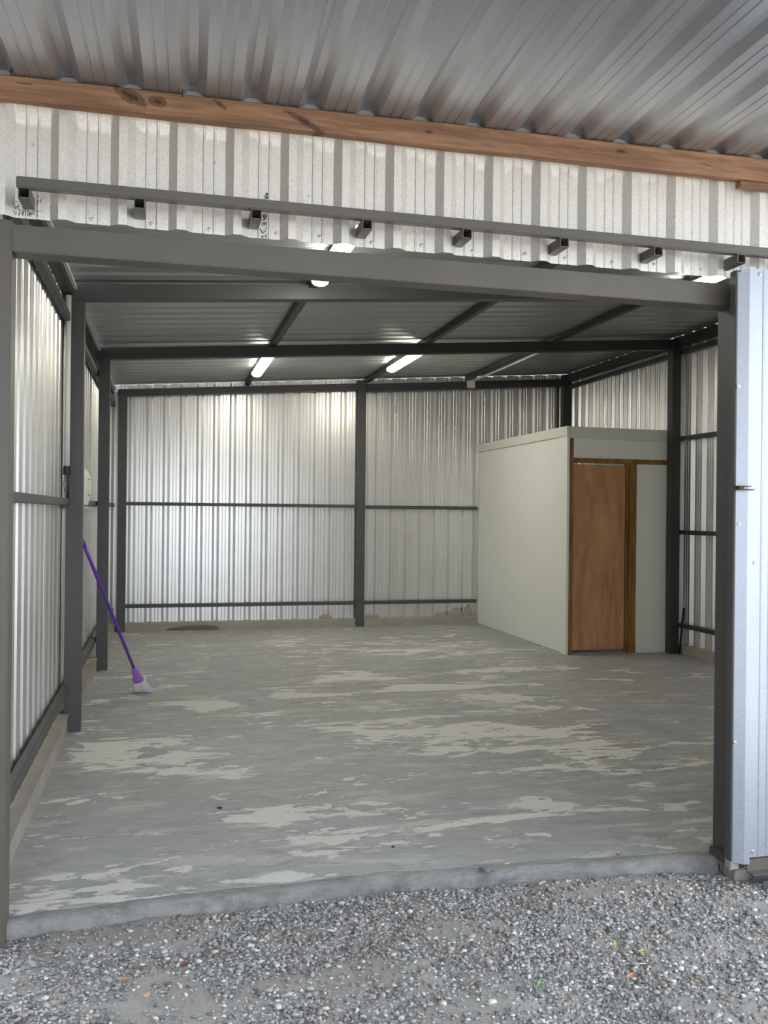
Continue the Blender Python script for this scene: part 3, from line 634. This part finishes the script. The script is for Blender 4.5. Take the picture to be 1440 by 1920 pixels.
# =============================================================== BROOM
A0 = Vector((.3196, 3.957, .235)); A1 = Vector((-.004, 3.03, 1.285)); FL_ = Vector((.392, 4.165, 0))
br = empty('broom', (.38, 4.13, 0)); tag(br, 'broom with purple handle leaning on the second steel post', 'broom')
bm = bmesh.new(); d = (A1 - A0).normalized(); tube(bm, [A0 - d * .03, A0 + d * .3, A0 + d * .9, A1], .0125, 12)
bm_done('handle', bm, PURPLE, br, True)
bm = bmesh.new(); tube(bm, [A1 - d * .05, A1 + d * .012], .0145, 12); bm_done('end_cap', bm, PURPLE, br, True)
dn = -d; side = Vector((.97, .22, 0)); side = (side - dn * side.dot(dn)).normalized(); nrm = dn.cross(side).normalized()
bm = bmesh.new(); rings = []
for t, a_, b_ in ((-.012, .016, .016), (.0, .019, .018), (.04, .026, .021), (.10, .034, .025), (.158, .042, .027), (.163, .040, .025)):
    c0 = A0 + dn * t; rings.append([bm.verts.new(c0 + side * a_ * math.copysign(abs(math.cos(2 * math.pi * k / 20)) ** .7, math.cos(2 * math.pi * k / 20)) + nrm * b_ * math.copysign(abs(math.sin(2 * math.pi * k / 20)) ** .7, math.sin(2 * math.pi * k / 20))) for k in range(20)])
for a_, b_ in zip(rings, rings[1:]):
    for k in range(20): bm.faces.new((a_[k], a_[(k + 1) % 20], b_[(k + 1) % 20], b_[k]))
bm.faces.new(rings[0]); bm.faces.new(rings[-1][::-1]); bm_done('ferrule', bm, LILAC, br, True)
bm = bmesh.new()
for k in range(900):
    a_ = random.uniform(-1, 1); b_ = random.uniform(-1, 1); c0 = A0 + dn * .155 + side * a_ * .043 + nrm * b_ * .021
    end = FL_ + side * (a_ * .062 + (.016 if a_ > -.15 else -.012)) + nrm * b_ * .030 + Vector((random.gauss(0, .003), random.gauss(0, .003), 0)); end.z = random.uniform(.001, .010)
    tube(bm, [c0, (c0 + end) / 2 + side * a_ * .002, end], [.0016, .0016, .0010], 3, False)
o = bm_done('bristles', bm, BRIS, br); o['kind'] = 'stuff'

# =============================================================== GROUND + GRAVEL
def gz(x, y):
    base = np.interp(x, [-.5, 0, .8, 1.45, 2.2, 2.9, 4], [-.062, -.060, -.050, -.046, -.055, -.066, -.07])
    return base + (fbm(x * 2.2 + 5, y * 2.2 + 9, 4, 31) - .5) * .030 - .004
def sandy(x, y): return fbm(x * 3.0 + 2.3, y * 4.2 + 1.1, 5, 51)
gx = np.concatenate([[-40, -12, -5, -2.6], np.arange(-1.7, 4.9, .03), [5.6, 8, 15, 40]]); gy = np.concatenate([[-45, -18, -8, -4.5, -3], np.arange(-2.1, .28, .02), [.5, 9, 30]])
X, Y = np.meshgrid(gx, gy); Z = gz(X, Y) + (fbm(X * 22, Y * 22, 3, 61) - .5) * .010 + np.clip((sandy(X, Y) - .5), -.12, .12) * .05
inside = (Y > .3); Z = np.where(inside, -.14, Z); far = (X < -1.8) | (X > 4.9) | (Y < -2.2); Z = np.where(far & ~inside, -.07, Z)
nx, ny = len(gx), len(gy); ii = np.arange((ny - 1) * (nx - 1)); r_ = ii // (nx - 1); c_ = ii % (nx - 1)
fs = np.stack([r_ * nx + c_, r_ * nx + c_ + 1, (r_ + 1) * nx + c_ + 1, (r_ + 1) * nx + c_], 1)
me = bpy.data.meshes.new('ground'); me.from_pydata(np.stack([X, Y, Z], -1).reshape(-1, 3).tolist(), [], fs.tolist()); me.materials.append(SAND)
me.polygons.foreach_set('use_smooth', [True] * len(me.polygons))
ground = link('ground', me); tag(ground, 'sandy ground covered with grey gravel in front of the slab', 'ground', kind='structure')
# stones
bm = bmesh.new(); bmesh.ops.create_icosphere(bm, subdivisions=1, radius=1); IV = np.array([v_.co[:] for v_ in bm.verts]); IF = np.array([[v_.index for v_ in f.verts] for f in bm.faces]); bm.free()
def tones(n_):
    t = rng.random(n_); v_ = rng.uniform(.16, .46, n_); col = np.stack([v_ * 1.0, v_ * .99, v_ * .99], 1)
    w_ = t < .11; col[w_] = rng.uniform(.52, .74, (w_.sum(), 1)) * np.array([[1, 1, .99]])
    k_ = (t > .16) & (t < .30); col[k_] = rng.uniform(.08, .16, (k_.sum(), 1)) * np.array([[1, .98, .95]])
    b_ = (t > .30) & (t < .40); col[b_] = rng.uniform(.7, 1.1, (b_.sum(), 1)) * np.array([[.36, .29, .22]])
    return col
def stone_cloud(x, y, r):
    n_ = len(x); th = rng.uniform(0, 2 * math.pi, n_); sc = np.stack([r * rng.uniform(.8, 1.5, n_), r * rng.uniform(.55, .95, n_), r * rng.uniform(.4, .75, n_)], 1)
    V = IV[None] * sc[:, None, :] * (1 + rng.uniform(-.22, .22, (n_, len(IV), 1)))
    tl = rng.uniform(-.6, .6, n_); ct, st = np.cos(tl)[:, None], np.sin(tl)[:, None]; yy, zz = V[..., 1] * ct - V[..., 2] * st, V[..., 1] * st + V[..., 2] * ct; V[..., 1] = yy; V[..., 2] = zz
    c1, s1 = np.cos(th)[:, None], np.sin(th)[:, None]; xx, yy = V[..., 0] * c1 - V[..., 1] * s1, V[..., 0] * s1 + V[..., 1] * c1
    V[..., 0] = xx + x[:, None]; V[..., 1] = yy + y[:, None]; V[..., 2] += (gz(x, y) + np.clip(sandy(x, y) - .5, -.12, .12) * .05 + r * rng.uniform(.0, .55, n_))[:, None]
    return V
def stones_mesh(name, V, col):
    n_ = len(V); me = bpy.data.meshes.new(name); nv = n_ * len(IV); nf = n_ * len(IF)
    me.vertices.add(nv); me.vertices.foreach_set('co', V.reshape(-1).astype(np.float32))
    F = (IF[None] + (np.arange(n_) * len(IV))[:, None, None]).reshape(-1)
    me.loops.add(nf * 3); me.loops.foreach_set('vertex_index', F.astype(np.int32)); me.polygons.add(nf); me.polygons.foreach_set('loop_start', (np.arange(nf) * 3).astype(np.int32)); me.polygons.foreach_set('loop_total', np.full(nf, 3, np.int32))
    me.update(calc_edges=True); a_ = me.attributes.new('tone', 'FLOAT_COLOR', 'POINT')
    C = np.ones((nv, 4), np.float32); C[:, :3] = np.repeat(col, len(IV), 0); a_.data.foreach_set('color', C.reshape(-1)); me.materials.append(STONE); return me
NS = 92000
x = rng.uniform(-.55, 3.95, NS); y = rng.uniform(-1.5, .17, NS)
edge = np.where(x < 2.93, edge_y(x) - .035, .2)
keep = (y < edge) & ((sandy(x, y) + rng.uniform(-.12, .12, NS) < .525) | (rng.random(NS) < .12)) & ~((x > 2.93) & (x < 3.06) & (y > -.06) & (y < .08))
x, y = x[keep], y[keep]; r = np.clip(rng.lognormal(math.log(.0056), .33, len(x)), .0028, .0125)
cl = link('gravel', stones_mesh('gravel', stone_cloud(x, y, r), tones(len(x))), ground); cl['kind'] = 'stuff'
# the larger stones, each one an object
NB = 300; bx = rng.uniform(-.1, 2.9, NB * 2); by = rng.uniform(-1.05, .1, NB * 2)
ok = (by < edge_y(bx) - .05) & (by > -.42 - .27 * bx); bx, by = bx[ok][:NB], by[ok][:NB]
variants = []
for k in range(14):
    V = stone_cloud(np.array([0.0]), np.array([0.0]), np.array([.0095])); V[..., 2] -= V[..., 2].mean(); variants.append(stones_mesh('stone', V, tones(1)))
zz = gz(bx, by)
for k in range(len(bx)):
    o = link('stone', variants[k % 14], ground, (float(bx[k]), float(by[k]), float(zz[k]) + .008)); s_ = random.uniform(.75, 1.45); o.scale = (s_, s_, s_ * .9); o.rotation_euler = (random.uniform(-.3, .3), random.uniform(-.3, .3), random.uniform(0, 6.28))

# leaves and litter
def leaf(name, x, y, z, L, Wd, col, label, rz, curl=.3, cat='leaf'):
    m = mat('leaf_' + label.split()[1], col, .6); bm = bmesh.new(); rows_ = []; n_ = 7
    for i in range(n_ + 1):
        t = i / n_; w_ = Wd * math.sin(math.pi * min(max(t, .03), .97)) ** .7 * .5; zc = curl * L * (t - .5) ** 2 * 2
        rows_.append([bm.verts.new((L * (t - .5), w_ * s_, zc + abs(s_) * w_ * .5 + o_)) for o_ in (0, .0006) for s_ in (-1, 0, 1)])
    for a_, b_ in zip(rows_, rows_[1:]):
        for q in ((0, 1), (1, 2)): bm.faces.new((a_[q[0]], a_[q[1]], b_[q[1]], b_[q[0]])); bm.faces.new((a_[q[0] + 3], b_[q[0] + 3], b_[q[1] + 3], a_[q[1] + 3]))
    o = bm_done(name, bm, m, None, True); o.location = (x, y, z); o.rotation_euler = (random.uniform(-.25, .25), random.uniform(-.2, .2), rz); tag(o, label, cat, 'fallen leaves'); return o
def gzz(x, y): return float(gz(np.array([x]), np.array([y]))[0])
for (x, y, L, Wd, c, lab, rz, cu) in [
    (2.063, -.724, .038, .022, (.62, .33, .18), 'dry orange-brown leaf on the gravel, the broadest one', .5, .35),
    (2.119, -.517, .030, .012, (.66, .52, .10), 'thin yellow leaf on the gravel, closer to the slab than its twin', .9, .4),
    (2.187, -.583, .032, .012, (.70, .55, .12), 'thin yellow leaf on the gravel beside the dry orange one', .1, .4),
    (1.735, -.722, .030, .016, (.10, .32, .07), 'small green leaf on the gravel near the picture bottom', .8, .3),
    (.422, -.384, .044, .024, (.40, .25, .14), 'dull brown leaf on the sandy gravel', -.3, .3),
    (.495, -.505, .036, .018, (.62, .42, .26), 'pale tan folded leaf below the dull brown leaf', 1.0, .6),
    (.618, -.326, .034, .026, (.22, .07, .04), 'dark reddish leaf on the gravel', .2, .5),
    (.167, -.136, .036, .022, (.48, .33, .20), 'light brown leaf near the front steel post', .1, .3),
    (1.326, -.517, .022, .010, (.16, .34, .10), 'tiny green leaf on the gravel centre', .3, .3),
    (1.292, -.60, .026, .014, (.30, .16, .09), 'small dark brown leaf beside a tiny green one', .7, .4),
    (2.146, -.655, .034, .008, (.60, .48, .30), 'narrow straw-coloured leaf above the broad orange leaf', .1, .1)]:
    leaf('fallen_leaf', x, y, gzz(x, y) + .016, L, Wd, c, lab, rz, cu)
leaf('fallen_leaf', 1.977, .150, .004, .030, .010, (.66, .52, .14), 'small yellow leaf on the concrete floor near the mortar crumb', .2, .3)
leaf('fallen_leaf', 2.491, .135, .004, .034, .022, (.28, .26, .20), 'curled grey-green leaf on the concrete floor near the sliding door', .5, .7)
